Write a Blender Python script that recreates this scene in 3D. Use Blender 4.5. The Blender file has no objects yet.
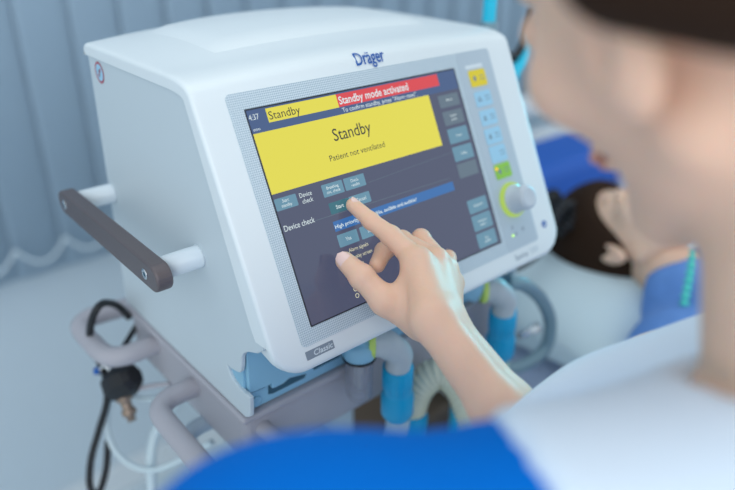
import bpy, bmesh, math, random
import numpy as np
from mathutils import Vector, Matrix
random.seed(7)
S = bpy.context.scene
COL = S.collection
V = Vector
# ------------------------------------------------------------------ camera
CAM = V((-0.2789, -0.3931, 1.4867))
FWD = V((0.5853, 0.6755, -0.4485)).normalized()
RGT = V((0.7579, -0.6523, 0.0067)).normalized()
UPV = RGT.cross(FWD).normalized()
cd = bpy.data.cameras.new('camera'); cam = bpy.data.objects.new('camera', cd); COL.objects.link(cam)
m = Matrix((RGT, UPV, -FWD)).transposed().to_4x4(); m.translation = CAM
cam.matrix_world = m
cd.sensor_width = 36; cd.lens = 680/735*36; cd.clip_start = 0.01
cd.dof.use_dof = True; cd.dof.focus_distance = 0.585; cd.dof.aperture_fstop = 2.0
S.camera = cam
# ------------------------------------------------------------------ world, lights, exposure
S.view_settings.view_transform = 'Standard'; S.view_settings.look = 'None'
S.view_settings.gamma = 1; S.view_settings.use_curve_mapping = False
S.view_settings.exposure = 0.16
w = bpy.data.worlds.new('world'); S.world = w; w.use_nodes = True
w.node_tree.nodes['Background'].inputs[0].default_value = (0.69, 0.79, 0.86, 1)
w.node_tree.nodes['Background'].inputs[1].default_value = 0.92

def area(name, loc, target, size, power, col, sy=None):
    l = bpy.data.lights.new(name, 'AREA'); l.energy = power; l.color = col; l.size = size
    if sy: l.shape = 'RECTANGLE'; l.size_y = sy
    o = bpy.data.objects.new(name, l); COL.objects.link(o); o.location = loc
    o.rotation_euler = (V(target)-V(loc)).to_track_quat('-Z', 'Y').to_euler()
    return o
area('ceiling_panel_light', (0.2, 0.3, 2.75), (0.2, 0.25, 0), 1.2, 2.5, (0.93, 0.98, 1.0), 0.9)
area('front_key_light', (-1.0, -1.5, 2.0), (0.1, 0.1, 1.2), 1.4, 13.5, (0.97, 0.98, 1.0))  # added key light behind the camera to brighten the front panel; no window there
sl = bpy.data.lights.new('cyan_spotlight', 'SPOT'); sl.energy = 15; sl.color = (0.0, 0.55, 0.72); sl.spot_size = math.radians(26); sl.spot_blend = 0.6; sl.shadow_soft_size = 0.05
so = bpy.data.objects.new('cyan_spotlight', sl); COL.objects.link(so); so.location = (0.98, 0.05, 1.31); so.rotation_euler = (V((0.17, -0.04, 1.17))-V(so.location)).to_track_quat('-Z', 'Y').to_euler()

# ------------------------------------------------------------------ materials
def newmat(name):
    mt = bpy.data.materials.new(name); mt.use_nodes = True
    return mt, mt.node_tree, mt.node_tree.nodes['Principled BSDF']
def mat(name, col, rough=0.5, metal=0.0, bump=0.0, bscale=200.0, var=0.0, vscale=20.0, sss=0.0, coat=0.0, spec=0.5, trans=0.0, alpha=1.0):
    mt, nt, b = newmat(name); c4 = (*col, 1)
    b.inputs['Base Color'].default_value = c4
    b.inputs['Roughness'].default_value = rough; b.inputs['Metallic'].default_value = metal
    b.inputs['Specular IOR Level'].default_value = spec
    if coat: b.inputs['Coat Weight'].default_value = coat; b.inputs['Coat Roughness'].default_value = 0.08
    if trans: b.inputs['Transmission Weight'].default_value = trans
    if alpha < 1: b.inputs['Alpha'].default_value = alpha
    if sss:
        b.inputs['Subsurface Weight'].default_value = sss
        b.inputs['Subsurface Radius'].default_value = (0.012, 0.004, 0.002); b.inputs['Subsurface Scale'].default_value = 0.6
    tc = nt.nodes.new('ShaderNodeTexCoord')
    n = nt.nodes.new('ShaderNodeTexNoise'); n.inputs['Scale'].default_value = vscale; n.inputs['Detail'].default_value = 4
    nt.links.new(tc.outputs['Object'], n.inputs['Vector'])
    v = max(var, 0.015)
    r = nt.nodes.new('ShaderNodeMix'); r.data_type = 'RGBA'
    r.inputs['A'].default_value = (*[x*(1-v) for x in col], 1); r.inputs['B'].default_value = (*[min(1, x*(1+v)) for x in col], 1)
    nt.links.new(n.outputs['Fac'], r.inputs['Factor']); nt.links.new(r.outputs['Result'], b.inputs['Base Color'])
    if bump:
        n2 = nt.nodes.new('ShaderNodeTexNoise'); n2.inputs['Scale'].default_value = bscale; n2.inputs['Detail'].default_value = 3
        nt.links.new(tc.outputs['Object'], n2.inputs['Vector'])
        bp = nt.nodes.new('ShaderNodeBump'); bp.inputs['Strength'].default_value = bump; bp.inputs['Distance'].default_value = 0.001
        nt.links.new(n2.outputs['Fac'], bp.inputs['Height']); nt.links.new(bp.outputs['Normal'], b.inputs['Normal'])
    return mt
def emat(name, col, strength=1.0, gloss=True):
    mt, nt, b = newmat(name)
    b.inputs['Base Color'].default_value = (0.01, 0.01, 0.012, 1); b.inputs['Roughness'].default_value = 0.12
    b.inputs['Specular IOR Level'].default_value = 0.5 if gloss else 0
    b.inputs['Emission Color'].default_value = (*col, 1); b.inputs['Emission Strength'].default_value = strength
    return mt
def dots_mat(name, base, dot, pitch):
    # woven dot print: rows of dots, every second row shifted by half a pitch
    mt, nt, b = newmat(name); N = nt.nodes.new; L = nt.links.new
    tc = N('ShaderNodeTexCoord'); sx = N('ShaderNodeSeparateXYZ'); L(tc.outputs['UV'], sx.inputs[0])
    def mth(op, a, bb=None):
        q = N('ShaderNodeMath'); q.operation = op
        for i, z in enumerate((a, bb)):
            if z is None: continue
            if isinstance(z, (int, float)): q.inputs[i].default_value = z
            else: L(z, q.inputs[i])
        return q.outputs[0]
    k = 2*math.pi/pitch
    s1 = mth('SINE', mth('MULTIPLY', mth('ADD', sx.outputs[0], sx.outputs[1]), k))
    s2 = mth('SINE', mth('MULTIPLY', mth('SUBTRACT', sx.outputs[0], sx.outputs[1]), k))
    p = mth('MULTIPLY', s1, s2); f = mth('GREATER_THAN', p, 0.05)
    r = N('ShaderNodeMix'); r.data_type = 'RGBA'
    r.inputs['A'].default_value = (*base, 1); r.inputs['B'].default_value = (*dot, 1)
    L(f, r.inputs['Factor']); L(r.outputs['Result'], b.inputs['Base Color']); b.inputs['Roughness'].default_value = 0.45
    return mt
M = {}
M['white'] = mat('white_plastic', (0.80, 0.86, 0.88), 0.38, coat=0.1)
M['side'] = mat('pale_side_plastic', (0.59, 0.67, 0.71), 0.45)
M['dots'] = dots_mat('dotted_panel_print', (0.66, 0.75, 0.80), (0.38, 0.49, 0.57), 0.0038)
M['strip'] = mat('grey_key_strip', (0.50, 0.59, 0.66), 0.45)
M['blueplastic'] = mat('pale_blue_plastic', (0.27, 0.52, 0.68), 0.45)
M['slot'] = mat('dark_slot', (0.03, 0.10, 0.15), 0.6)
M['taupe'] = mat('brown_grey_metal', (0.15, 0.125, 0.13), 0.42, metal=0.35, bump=0.15, bscale=900)
M['post'] = mat('post_white', (0.72, 0.80, 0.85), 0.35)
M['steel'] = mat('steel', (0.65, 0.68, 0.70), 0.25, metal=1)
M['trolley'] = mat('trolley_grey', (0.43, 0.42, 0.46), 0.5, bump=0.1, bscale=600)
M['column'] = mat('column_grey', (0.45, 0.55, 0.63), 0.45)
M['rubber'] = mat('black_rubber', (0.008, 0.009, 0.012), 0.45)
M['brass'] = mat('brass', (0.35, 0.26, 0.20), 0.35, metal=0.6)
M['tubewhite'] = mat('clear_white_tube', (0.62, 0.74, 0.78), 0.3)
M['lime'] = mat('lime_plastic', (0.58, 0.75, 0.16), 0.4)
M['elbow'] = mat('elbow_grey', (0.50, 0.55, 0.58), 0.45)
M['cuff'] = mat('blue_cuff', (0.0, 0.38, 0.68), 0.45)
M['hose'] = mat('hose_white', (0.55, 0.66, 0.68), 0.4)
M['hosegreen'] = mat('hose_pale_green', (0.42, 0.58, 0.50), 0.4)
M['cream'] = mat('hose_cream', (0.74, 0.74, 0.58), 0.45)
M['mint'] = mat('hose_mint', (0.10, 0.70, 0.60), 0.25)
M['wood'] = mat('brown_wood', (0.055, 0.032, 0.022), 0.6, var=0.25, vscale=8)
M['tan'] = mat('tan_card', (0.12, 0.08, 0.05), 0.7, var=0.1)
M['skin'] = mat('skin', (0.83, 0.53, 0.385), 0.50, sss=0.25, bump=0.18, bscale=420, var=0.05, vscale=55)
M['skin2'] = mat('skin_warm', (0.70, 0.44, 0.33), 0.5, sss=0.2, bump=0.1, var=0.06, vscale=30)
M['skin3'] = mat('skin_patient', (0.88, 0.58, 0.42), 0.5, sss=0.2, bump=0.1, var=0.06, vscale=30)
M['nail'] = mat('nail', (0.86, 0.60, 0.55), 0.22, coat=0.4)
M['hair'] = mat('dark_brown_hair', (0.030, 0.014, 0.007), 0.75, spec=0.15, bump=0.8, bscale=250)
M['lip'] = mat('lip', (0.62, 0.33, 0.27), 0.4)
M['eye'] = mat('eye_white', (0.75, 0.75, 0.74), 0.2); M['iris'] = mat('iris_dark', (0.04, 0.02, 0.01), 0.1)
M['scrub'] = mat('royal_blue_cloth', (0.0, 0.155, 0.62), 0.9, bump=0.4, bscale=900, spec=0.1)
M['jacket'] = mat('pale_blue_white_cloth', (0.73, 0.84, 0.96), 0.85, bump=0.4, bscale=900)
M['gown'] = mat('patient_gown_blue', (0.14, 0.30, 0.68), 0.85, var=0.1, vscale=60, bump=0.4)
M['pillow'] = mat('pillow_cloth', (0.64, 0.76, 0.80), 0.85, bump=0.3, bscale=700)
M['sheet'] = mat('lavender_sheet', (0.46, 0.52, 0.66), 0.85, bump=0.3, bscale=300)
M['bluecushion'] = mat('blue_cushion_vinyl', (0.0, 0.10, 0.50), 0.5)
M['bedwhite'] = mat('bed_plastic', (0.75, 0.80, 0.83), 0.4)
M['cyan'] = mat('cyan_plastic', (0.0, 0.55, 0.78), 0.3)
M['railteal'] = mat('rail_grey', (0.22, 0.34, 0.40), 0.35, metal=0.3)
M['slat'] = mat('blind_fabric', (0.38, 0.50, 0.61), 0.9, bump=0.3, bscale=500)
M['wall'] = mat('wall_paint', (0.60, 0.70, 0.77), 0.7)
M['floor'] = mat('vinyl_floor', (0.56, 0.66, 0.72), 0.5, var=0.03, vscale=6)
M['chain'] = mat('chain_plastic', (0.66, 0.76, 0.82), 0.4)
M['inkblue'] = mat('ink_blue', (0.0, 0.10, 0.42), 0.4); M['inkgrey'] = mat('ink_grey', (0.20, 0.26, 0.33), 0.5)
M['red'] = mat('sticker_red', (0.45, 0.06, 0.10), 0.5); M['badge'] = mat('badge_grey', (0.24, 0.29, 0.35), 0.5)
M['inkwhite'] = mat('ink_white', (0.75, 0.82, 0.86), 0.5)
M['keyyellow'] = mat('key_yellow', (0.90, 0.68, 0.02), 0.4); M['keyblue'] = mat('key_blue', (0.38, 0.66, 0.84), 0.4)
M['keygreen'] = mat('key_green', (0.30, 0.62, 0.06), 0.4); M['knob'] = mat('knob_grey', (0.58, 0.64, 0.70), 0.4)
M['amberled'] = emat('amber_led', (1, 0.45, 0.0), 1.5); M['greenled'] = emat('green_led', (0.55, 1, 0.1), 1.4)
M['e_bg'] = emat('screen_ground', (0.062, 0.072, 0.125)); M['e_hdr'] = emat('screen_header', (0.045, 0.085, 0.20))
M['e_yel'] = emat('screen_yellow', (0.66, 0.60, 0.055)); M['e_red'] = emat('screen_red', (0.60, 0.045, 0.055))
M['e_key'] = emat('screen_key_teal', (0.11, 0.24, 0.33)); M['e_dim'] = emat('screen_key_dim', (0.10, 0.145, 0.19)); M['e_green'] = emat('screen_key_start', (0.03, 0.13, 0.17))
M['e_blue'] = emat('screen_bar_blue', (0.03, 0.13, 0.36)); M['e_txt'] = emat('screen_text_white', (0.62, 0.72, 0.74))
M['e_blk'] = emat('screen_text_dark', (0.03, 0.03, 0.02)); M['e_edge'] = mat('screen_edge', (0.02, 0.025, 0.04), 0.3)
M['e_pale'] = emat('screen_text_cream', (0.62, 0.60, 0.42))
def glassmat(name, col, alpha):
    mt, nt, b = newmat(name)
    b.inputs['Base Color'].default_value = (*col, 1); b.inputs['Roughness'].default_value = 0.08
    b.inputs['Alpha'].default_value = alpha
    return mt
M['jar'] = glassmat('smoky_clear_plastic', (0.42, 0.42, 0.48), 0.30)

# ------------------------------------------------------------------ object helpers
def props(o, label=None, cat=None, group=None, kind=None):
    for k, v in (('label', label), ('category', cat), ('group', group), ('kind', kind)):
        if v: o[k] = v
    return o
def thing(name, label, cat, loc, group=None):
    o = bpy.data.objects.new(name, None); COL.objects.link(o); o.location = loc; o.empty_display_size = 0.05
    return props(o, label, cat, group)
class MB:
    """collects pieces in world coordinates, builds ONE object"""
    def __init__(s): s.v = []; s.f = []; s.m = []; s.sm = []; s.uv = None
    def add(s, vs, fs, mi=0, smooth=True):
        o = len(s.v); s.v += [V(p) for p in vs]
        for f in fs: s.f.append([i+o for i in f]); s.m.append(mi); s.sm.append(smooth)
        return s
    def build(s, name, mats, parent=None, bevel=0, bseg=2, label=None, sub=0, auto=None, solid=0):
        if not isinstance(mats, (list, tuple)): mats = [mats]
        org = V(parent.matrix_basis.translation) if parent and parent.type == 'EMPTY' else V((0, 0, 0))
        p = parent
        while p and p.type != 'EMPTY' and p.parent: p = p.parent
        if p and p.type == 'EMPTY': org = V(p.location)
        elif p: org = V((0, 0, 0))
        me = bpy.data.meshes.new(name); me.from_pydata([tuple(q-org) for q in s.v], [], s.f)
        for mm in mats: me.materials.append(mm)
        me.polygons.foreach_set('material_index', s.m); me.polygons.foreach_set('use_smooth', s.sm)
        me.update()
        bm = bmesh.new(); bm.from_mesh(me); bmesh.ops.recalc_face_normals(bm, faces=bm.faces)
        bm.to_mesh(me); bm.free()
        if auto is not None:
            try: me.set_sharp_from_angle(angle=math.radians(auto))
            except Exception: pass
        o = bpy.data.objects.new(name, me); COL.objects.link(o)
        if parent: o.parent = parent
        if bevel:
            b = o.modifiers.new('bevel', 'BEVEL'); b.width = bevel; b.segments = bseg; b.limit_method = 'ANGLE'; b.angle_limit = math.radians(35)
            b.harden_normals = False
        if sub: q = o.modifiers.new('subdivision', 'SUBSURF'); q.levels = sub; q.render_levels = sub
        if label: o['label'] = label
        return o
def box(mb, c, size, mi=0, R=None):
    x, y, z = [q/2 for q in size]; R = R or Matrix.Identity(3)
    vs = [V(c)+R @ V((sx*x, sy*y, sz*z)) for sx in (-1, 1) for sy in (-1, 1) for sz in (-1, 1)]
    mb.add(vs, [(0, 1, 3, 2), (4, 6, 7, 5), (0, 4, 5, 1), (2, 3, 7, 6), (0, 2, 6, 4), (1, 5, 7, 3)], mi, False)
    return mb
def catmull(pts, n=8):
    P = [V(p) for p in pts]; P = [P[0]*2-P[1]]+P+[P[-1]*2-P[-2]]; out = []
    for i in range(1, len(P)-2):
        for k in range(n):
            t = k/n; a, b, c, d = P[i-1], P[i], P[i+1], P[i+2]
            out.append(0.5*((2*b)+(c-a)*t+(2*a-5*b+4*c-d)*t*t+(3*b-a-3*c+d)*t**3))
    out.append(P[-2]); return out
def tube(mb, path, rad, seg=16, mi=0, smooth=True, cap=True, flat=None):
    """sweep; rad = number or list per point; flat=(axis vector, factor) squashes the section"""
    P = [V(p) for p in path]; n = len(P); rad = rad if isinstance(rad, (list, tuple)) else [rad]*n
    T = [(P[min(i+1, n-1)]-P[max(i-1, 0)]).normalized() for i in range(n)]
    u = T[0].orthogonal().normalized(); vs = []
    for i in range(n):
        u = (u-T[i]*u.dot(T[i])).normalized(); b = T[i].cross(u)
        for k in range(seg):
            a = 2*math.pi*k/seg; d = u*math.cos(a)+b*math.sin(a)
            if flat: ax = V(flat[0]); d = d-ax*d.dot(ax)*(1-flat[1])
            vs.append(P[i]+d*rad[i])
    fs = [(i*seg+k, i*seg+(k+1) % seg, (i+1)*seg+(k+1) % seg, (i+1)*seg+k) for i in range(n-1) for k in range(seg)]
    if cap: fs += [tuple(range(seg))[::-1], tuple((n-1)*seg+k for k in range(seg))]
    mb.add(vs, fs, mi, smooth); return mb
def lathe(mb, base, axis, prof, seg=32, mi=0):
    axis = V(axis).normalized(); P = [V(base)+axis*h for h, r in prof]
    u = axis.orthogonal().normalized(); b = axis.cross(u); n = len(prof); vs = []
    for (h, r), p in zip(prof, P):
        for k in range(seg):
            a = 2*math.pi*k/seg; vs.append(p+(u*math.cos(a)+b*math.sin(a))*max(r, 1e-5))
    fs = [(i*seg+k, i*seg+(k+1) % seg, (i+1)*seg+(k+1) % seg, (i+1)*seg+k) for i in range(n-1) for k in range(seg)]
    mb.add(vs, fs+[tuple(range(seg))[::-1], tuple((n-1)*seg+k for k in range(seg))], mi); return mb
def prism(mb, poly, fn, d0, d1, mi=0):
    n = len(poly); vs = [fn(a, b, d0) for a, b in poly]+[fn(a, b, d1) for a, b in poly]
    mb.add(vs, [tuple(range(n)), tuple(range(2*n-1, n-1, -1))]+[(i, (i+1) % n, n+(i+1) % n, n+i) for i in range(n)], mi, False); return mb
def rrect(x0, y0, x1, y1, r, n=5):
    out = []
    for cx, cy, a0 in ((x1-r, y1-r, 0), (x0+r, y1-r, 90), (x0+r, y0+r, 180), (x1-r, y0+r, 270)):
        for k in range(n+1):
            a = math.radians(a0+90*k/n); out.append((cx+r*math.cos(a), cy+r*math.sin(a)))
    return out
_tc = {}
def text_geo(s, bold=0.0, shear=0.0):
    if (s, bold, shear) in _tc: return _tc[(s, bold, shear)]
    c = bpy.data.curves.new('lettering', 'FONT'); c.body = s; c.size = 1; c.offset = bold; c.shear = shear; c.resolution_u = 3
    o = bpy.data.objects.new('lettering', c); me = o.to_mesh()
    vs = [(v.co.x, v.co.y) for v in me.vertices]; fs = [tuple(p.vertices) for p in me.polygons]
    o.to_mesh_clear(); bpy.data.objects.remove(o); bpy.data.curves.remove(c)
    x0 = min(v[0] for v in vs); x1 = max(v[0] for v in vs); _tc[(s, bold, shear)] = (vs, fs, x0, x1)
    return _tc[(s, bold, shear)]
def text(mb, s, fn, x, y, h, off, mi=0, width=None, bold=0.0, shear=0.0, center=False):
    """fn(a,b,off)->world; x,y = baseline start; h = cap height"""
    vs, fs, x0, x1 = text_geo(s, bold, shear); k = h/0.70; kx = (width/(x1-x0)) if width else k*0.9
    if center: x -= (x1-x0)*kx/2
    mb.add([fn(x+(a-x0)*kx, y+b*k, off) for a, b in vs], fs, mi, False); return mb

# signed-distance modelling (for smooth continuous bodies) ------------------
def sd_cap(P, a, b, ra, rb):
    a = np.array(a, float); b = np.array(b, float); ab = b-a; L2 = max(ab@ab, 1e-12)
    t = np.clip(((P-a)@ab)/L2, 0, 1); d = P-a-t[..., None]*ab
    return np.sqrt((d*d).sum(-1))-(ra+(rb-ra)*t)
def sd_ell(P, c, r, R=None):
    q = P-np.array(c, float)
    if R is not None: q = q@np.array(R, float)          # columns of R = local axes
    r = np.array(r, float); k0 = np.sqrt(((q/r)**2).sum(-1)); k1 = np.sqrt(((q/(r*r))**2).sum(-1))
    return k0*(k0-1)/np.maximum(k1, 1e-9)
def smin(a, b, k):
    h = np.clip(0.5+0.5*(b-a)/k, 0, 1); return b+(a-b)*h-k*h*(1-h)
def smax(a, b, k): return -smin(-a, -b, k)
def nets(fn, lo, hi, h):
    lo = np.array(lo, float); n = np.ceil((np.array(hi)-lo)/h).astype(int)+1
    ax = [lo[i]+h*np.arange(n[i]) for i in range(3)]
    D = np.empty(n)
    for i in range(0, n[0], 24):
        G = np.stack(np.meshgrid(ax[0][i:i+24], ax[1], ax[2], indexing='ij'), -1); D[i:i+24] = fn(G)
    s = D < 0
    cnt = np.zeros(n-1); acc = np.zeros((*(n-1), 3))
    off = [(i, j, k) for i in (0, 1) for j in (0, 1) for k in (0, 1)]
    sl = lambda o: tuple(slice(o[i], n[i]-1+o[i]) for i in range(3))
    for a in off:
        for d in range(3):
            if a[d]: continue
            b = list(a); b[d] = 1
            A, B = D[sl(a)], D[sl(b)]; cr = s[sl(a)] != s[sl(b)]
            t = np.where(cr, A/np.where(cr, A-B, 1), 0); cnt += cr
            for e in range(3): acc[..., e] += np.where(cr, a[e]+(t if e == d else 0), 0)
    act = cnt > 0; idx = -np.ones(act.shape, int); idx[act] = np.arange(act.sum())
    vs = (np.argwhere(act)+acc[act]/cnt[act][:, None])*h+lo
    F = []
    for d in range(3):
        e, f = [(1, 2), (2, 0), (0, 1)][d]
        shp = [slice(None)]*3; sh2 = [slice(None)]*3
        shp[d] = slice(0, n[d]-1); sh2[d] = slice(1, n[d])
        for q in (e, f): shp[q] = slice(1, n[q]-1); sh2[q] = slice(1, n[q]-1)
        c = s[tuple(shp)] != s[tuple(sh2)]; fl = s[tuple(shp)][c]
        p = np.argwhere(c); p[:, e] += 1; p[:, f] += 1
        def at_(de, df):
            q = p.copy(); q[:, e] += de; q[:, f] += df; return idx[q[:, 0], q[:, 1], q[:, 2]]
        quad = np.stack([at_(-1, -1), at_(0, -1), at_(0, 0), at_(-1, 0)], 1)
        quad[~fl] = quad[~fl][:, ::-1]; F.append(quad)
    F = np.concatenate(F); F = F[(F >= 0).all(1)]
    return [tuple(v) for v in vs], [tuple(int(i) for i in f) for f in F]

# panel frame of the ventilator's tilted front: x right, v up along the panel, o outwards
A = math.radians(26.2); O = V((0, 0, 1.17))
XV = V((1, 0, 0)); YP = V((0, math.sin(A), math.cos(A))); NP = V((0, -math.cos(A), math.sin(A)))
def PP(x, v, o=0.0): return O+XV*x+YP*v+NP*o
def mm(x, v, o=0.0): return PP(x/1000, v/1000, o/1000)
def at(u, v, depth): return CAM+(FWD*680+RGT*(u-367.5)-UPV*(v-245))*(depth/680)
def onp(u, v, off):
    r = FWD*680+RGT*(u-367.5)-UPV*(v-245); c = O+NP*off; return CAM+r*((c-CAM).dot(NP)/r.dot(NP))
FL = -0.08     # floor height

# ================================================================== SETTING
mb = MB(); box(mb, (0.6, -0.2, FL-0.05), (6, 2.9, 0.1)); props(mb.build('floor', M['floor']), kind='structure')
mb = MB(); box(mb, (0.6, 1.26, 1.31), (6, 0.1, 2.78)); props(mb.build('wall_back', M['wall']), kind='structure')
mb = MB(); box(mb, (0.6, 1.2, FL+0.05), (6, 0.015, 0.1)); props(mb.build('baseboard_back', M['bedwhite'], bevel=0.003), kind='structure')

# ================================================================== VERTICAL BLIND
bl = thing('vertical_blind', 'grey blue fabric vertical blind with bead chain along its bottom, covering the back wall', 'blind', (0.6, 1.15, 0.72))
mb = MB(); box(mb, (1.0, 1.16, 2.62), (4.4, 0.05, 0.05)); mb.build('headrail', M['bedwhite'], bl, bevel=0.004)
PIT = 0.108; X0 = -1.013; cp = []
for i in range(38):
    x = X0+i*PIT; mb = MB(); vs = []; nn = 8; zz = (0.715, 2.6); th = 0.0015
    for z in zz:
        for s_ in (0, 1):
            for k in range(nn+1):
                t = k/nn*2-1; ang = math.radians(6)
                px = x+t*0.0635*math.cos(ang); py = 1.15+t*0.0635*math.sin(ang)-0.008*(1-t*t)+s_*th
                vs.append((px, py, z))
    q = nn+1; fs = []
    for k in range(nn):
        fs += [(k, k+1, 2*q+k+1, 2*q+k), (q+k+1, q+k, 3*q+k, 3*q+k+1), (k+1, k, q+k, q+k+1), (2*q+k, 2*q+k+1, 3*q+k+1, 3*q+k)]
    fs += [(0, q, 3*q, 2*q), (q-1, 3*q-1, 4*q-1, 2*q-1)][0:1]+[(nn, 2*q+nn, 3*q+nn, q+nn)]
    mb.add(vs, fs); mb.build('slat', M['slat'], bl)
    cp.append((x-0.062, 1.118, 0.80))
mb = MB(); path = []
for i in range(len(cp)-1):
    a, b = V(cp[i]), V(cp[i+1])
    for k in range(12):
        t = k/12; p = a.lerp(b, t); p.z -= 0.045*(1-(2*t-1)**2); path.append(p)
d = 0; rad = []
fine = []
for i in range(len(path)-1):
    for k in range(3): fine.append(path[i].lerp(path[i+1], k/3))
tube(mb, fine, [0.0042 if i % 3 else 0.0022 for i in range(len(fine))], 6)
mb.build('bead_chain', M['chain'], bl)

# ================================================================== VENTILATOR
vent = thing('ventilator', 'white touchscreen ventilator with a tilted lit display, standing on the grey trolley', 'ventilator', (0.15, 0.18, 1.0587))
XL, XR = -0.043, 0.343
# side panels + core
sidepoly = [(.3206, 1.0592), (.052, 1.0592), (.0435, 1.066), (.0415, 1.0885), (.047, 1.0895), (.053, 1.0885), (.061, 1.0893), (.068, 1.0915), (.0735, 1.0955), (.077, 1.1005), (.0785, 1.1045), (.072, 1.1043), (.066, 1.1055), (.058, 1.1075),
            (.0545, 1.1095), (.0515, 1.118), (.050, 1.128), (.046, 1.1345), (.038, 1.141), (.022, 1.148), (.012, 1.156), (.010, 1.168), (.078, 1.322), (.088, 1.342), (.098, 1.350), (.112, 1.355), (.305, 1.355)]
yz = lambda x: (lambda a, b, d: V((d, a, b)))
fx = lambda a, b, d: V((d, a, b))
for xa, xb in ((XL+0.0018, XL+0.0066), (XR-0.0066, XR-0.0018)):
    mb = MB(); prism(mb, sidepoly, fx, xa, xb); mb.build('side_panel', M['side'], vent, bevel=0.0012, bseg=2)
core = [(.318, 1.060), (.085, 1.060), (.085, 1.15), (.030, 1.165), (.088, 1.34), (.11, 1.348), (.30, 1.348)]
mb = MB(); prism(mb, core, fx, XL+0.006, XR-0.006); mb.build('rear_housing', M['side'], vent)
# hood: crown + bezel, swept profile
def hood_profile(x):
    c = (x-0.15)/0.193; yb = 0.312+0.050*(1-c*c); dm = 0.012*(1-abs(c)**2.4)
    e = min(x-XL, XR-x); R = 0.030
    vmin = -0.036+(R-math.sqrt(max(0, R*R-(R-min(e, R))**2)))
    pts = []
    def bez(p0, p1, p2, n, last=False):
        for k in range(n+(1 if last else 0)):
            t = k/n; pts.append(((1-t)**2*p0[0]+2*t*(1-t)*p1[0]+t*t*p2[0], (1-t)**2*p0[1]+2*t*(1-t)*p1[1]+t*t*p2[1]))
    zt = 1.3625; dv = 0.006*(1-c*c)
    pts.append((yb, 1.351))
    bez((yb, 1.354), (yb, zt), (yb-0.012, zt+0.001), 6)
    for k in range(14):
        t = k/14; y = (yb-0.012)*(1-t)+0.130*t
        pts.append((y, zt+0.001+dv*.9*t+dm*math.sin(math.pi*min(1, t*1.0+0.02))**0.8))
    pan = lambda v, o=0: (v*math.sin(A)-o*math.cos(A), 1.17+v*math.cos(A)+o*math.sin(A))
    bez((0.130, zt+0.001+dv*.9), (pan(0.2150+dv)[0]+0.002, pan(0.2150+dv)[1]+0.0005), pan(0.2040+dv), 10)
    for k in range(16):
        t = k/16; v = (0.2040+dv)*(1-t)+(vmin+0.007)*t; pts.append(pan(v))
    bez(pan(vmin+0.007), pan(vmin), pan(vmin+0.001, -0.008), 5)
    bez(pan(vmin+0.001, -0.008), pan(vmin+0.002, -0.018), pan(vmin+0.006, -0.026), 4)
    e_ = pan(vmin+0.006, -0.026); bez(e_, ((e_[0]+.078)/2, e_[1]*.45+1.152*.55), (.078, 1.152), 4, True)
    return pts
xs = []
for k in range(8): a = k/8*math.pi/2; xs.append(0.0035*(1-math.cos(a)))
xs += [0.0035+0.0033*k for k in range(1, 9)]
xs = [XL+q for q in xs]+[XL+0.032+(XR-XL-0.064)*k/30 for k in range(0, 31)]+[XR-q for q in reversed(xs)]
rows = []; re = 0.0035
for x in xs:
    P = hood_profile(x); e = min(x-XL, XR-x); ins = re-math.sqrt(max(0, re*re-(re-min(e, re))**2)); Q = []
    for i in range(len(P)):
        a = P[max(i-1, 0)]; b = P[min(i+1, len(P)-1)]; tx, tz = b[0]-a[0], b[1]-a[1]; l = math.hypot(tx, tz) or 1
        Q.append((P[i][0]-tz/l*ins*-1*-1, P[i][1]+tx/l*ins*-1*-1))
    rows.append([(x if k_ < 52 else max(XL+.009, min(XR-.009, x)), q[0], q[1]) for k_, q in enumerate(Q)])
# offset sign: make sure inset goes inwards (towards the body's centre)
n = len(rows[0]); cy, cz = 0.17, 1.25
def fixed(row, x):
    P = hood_profile(x); out = []
    for (xx, y, z), (py, pz) in zip(row, P):
        dy, dz = y-py, z-pz
        if dy*(cy-py)+dz*(cz-pz) < 0: dy, dz = -dy, -dz
        out.append((xx, py+dy, pz+dz))
    return out
rows = [fixed(r, x) for r, x in zip(rows, xs)]
mb = MB(); vs = [p for r in rows for p in r]; nr = len(rows)
fs = [(i*n+k, i*n+k+1, (i+1)*n+k+1, (i+1)*n+k) for i in range(nr-1) for k in range(n-1)]
mb.add(vs, fs)
# side bands: from outer outline in to the crease line
def crease(k, x):
    P = hood_profile(x); y, z = P[k]
    if k < 7: return (y-0.001, 1.352)
    if k >= 51: return (y, z)
    if k > 47: q = crease(47, x); tq = (k-47)/4; return (q[0]*(1-tq)+P[51][0]*tq, q[1]*(1-tq)+P[51][1]*tq)
    a, c_ = P[k-1], P[min(k+1, n-1)]; ty, tz = c_[0]-a[0], c_[1]-a[1]; l = math.hypot(ty, tz) or 1; ny, nz = tz/l, -ty/l
    if ny*(0.17-y)+nz*(1.25-z) < 0: ny, nz = -ny, -nz
    wd = 0.0105 if k < 21 else 0.0105+(k-21)/10*0.002 if k < 31 else 0.0125+(k-31)/16*0.0105 if k < 47 else 0.023*(1-(k-46)/(n-1-46)*0.9)
    if k < 21: return (y, 1.352)
    if k < 31:
        q = crease(31, x); tq = (k-21)/10; slope = math.tan(A); cz_ = 1.352; cy__ = q[0]+(cz_-q[1])*slope; c0 = (P[21][0], 1.352)
        return tuple((1-tq)**2*c0[i_]+2*tq*(1-tq)*(cy__, cz_)[i_]+tq*tq*q[i_] for i_ in (0, 1))
    return (y+ny*wd, min(1.352, z+nz*wd))
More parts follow.
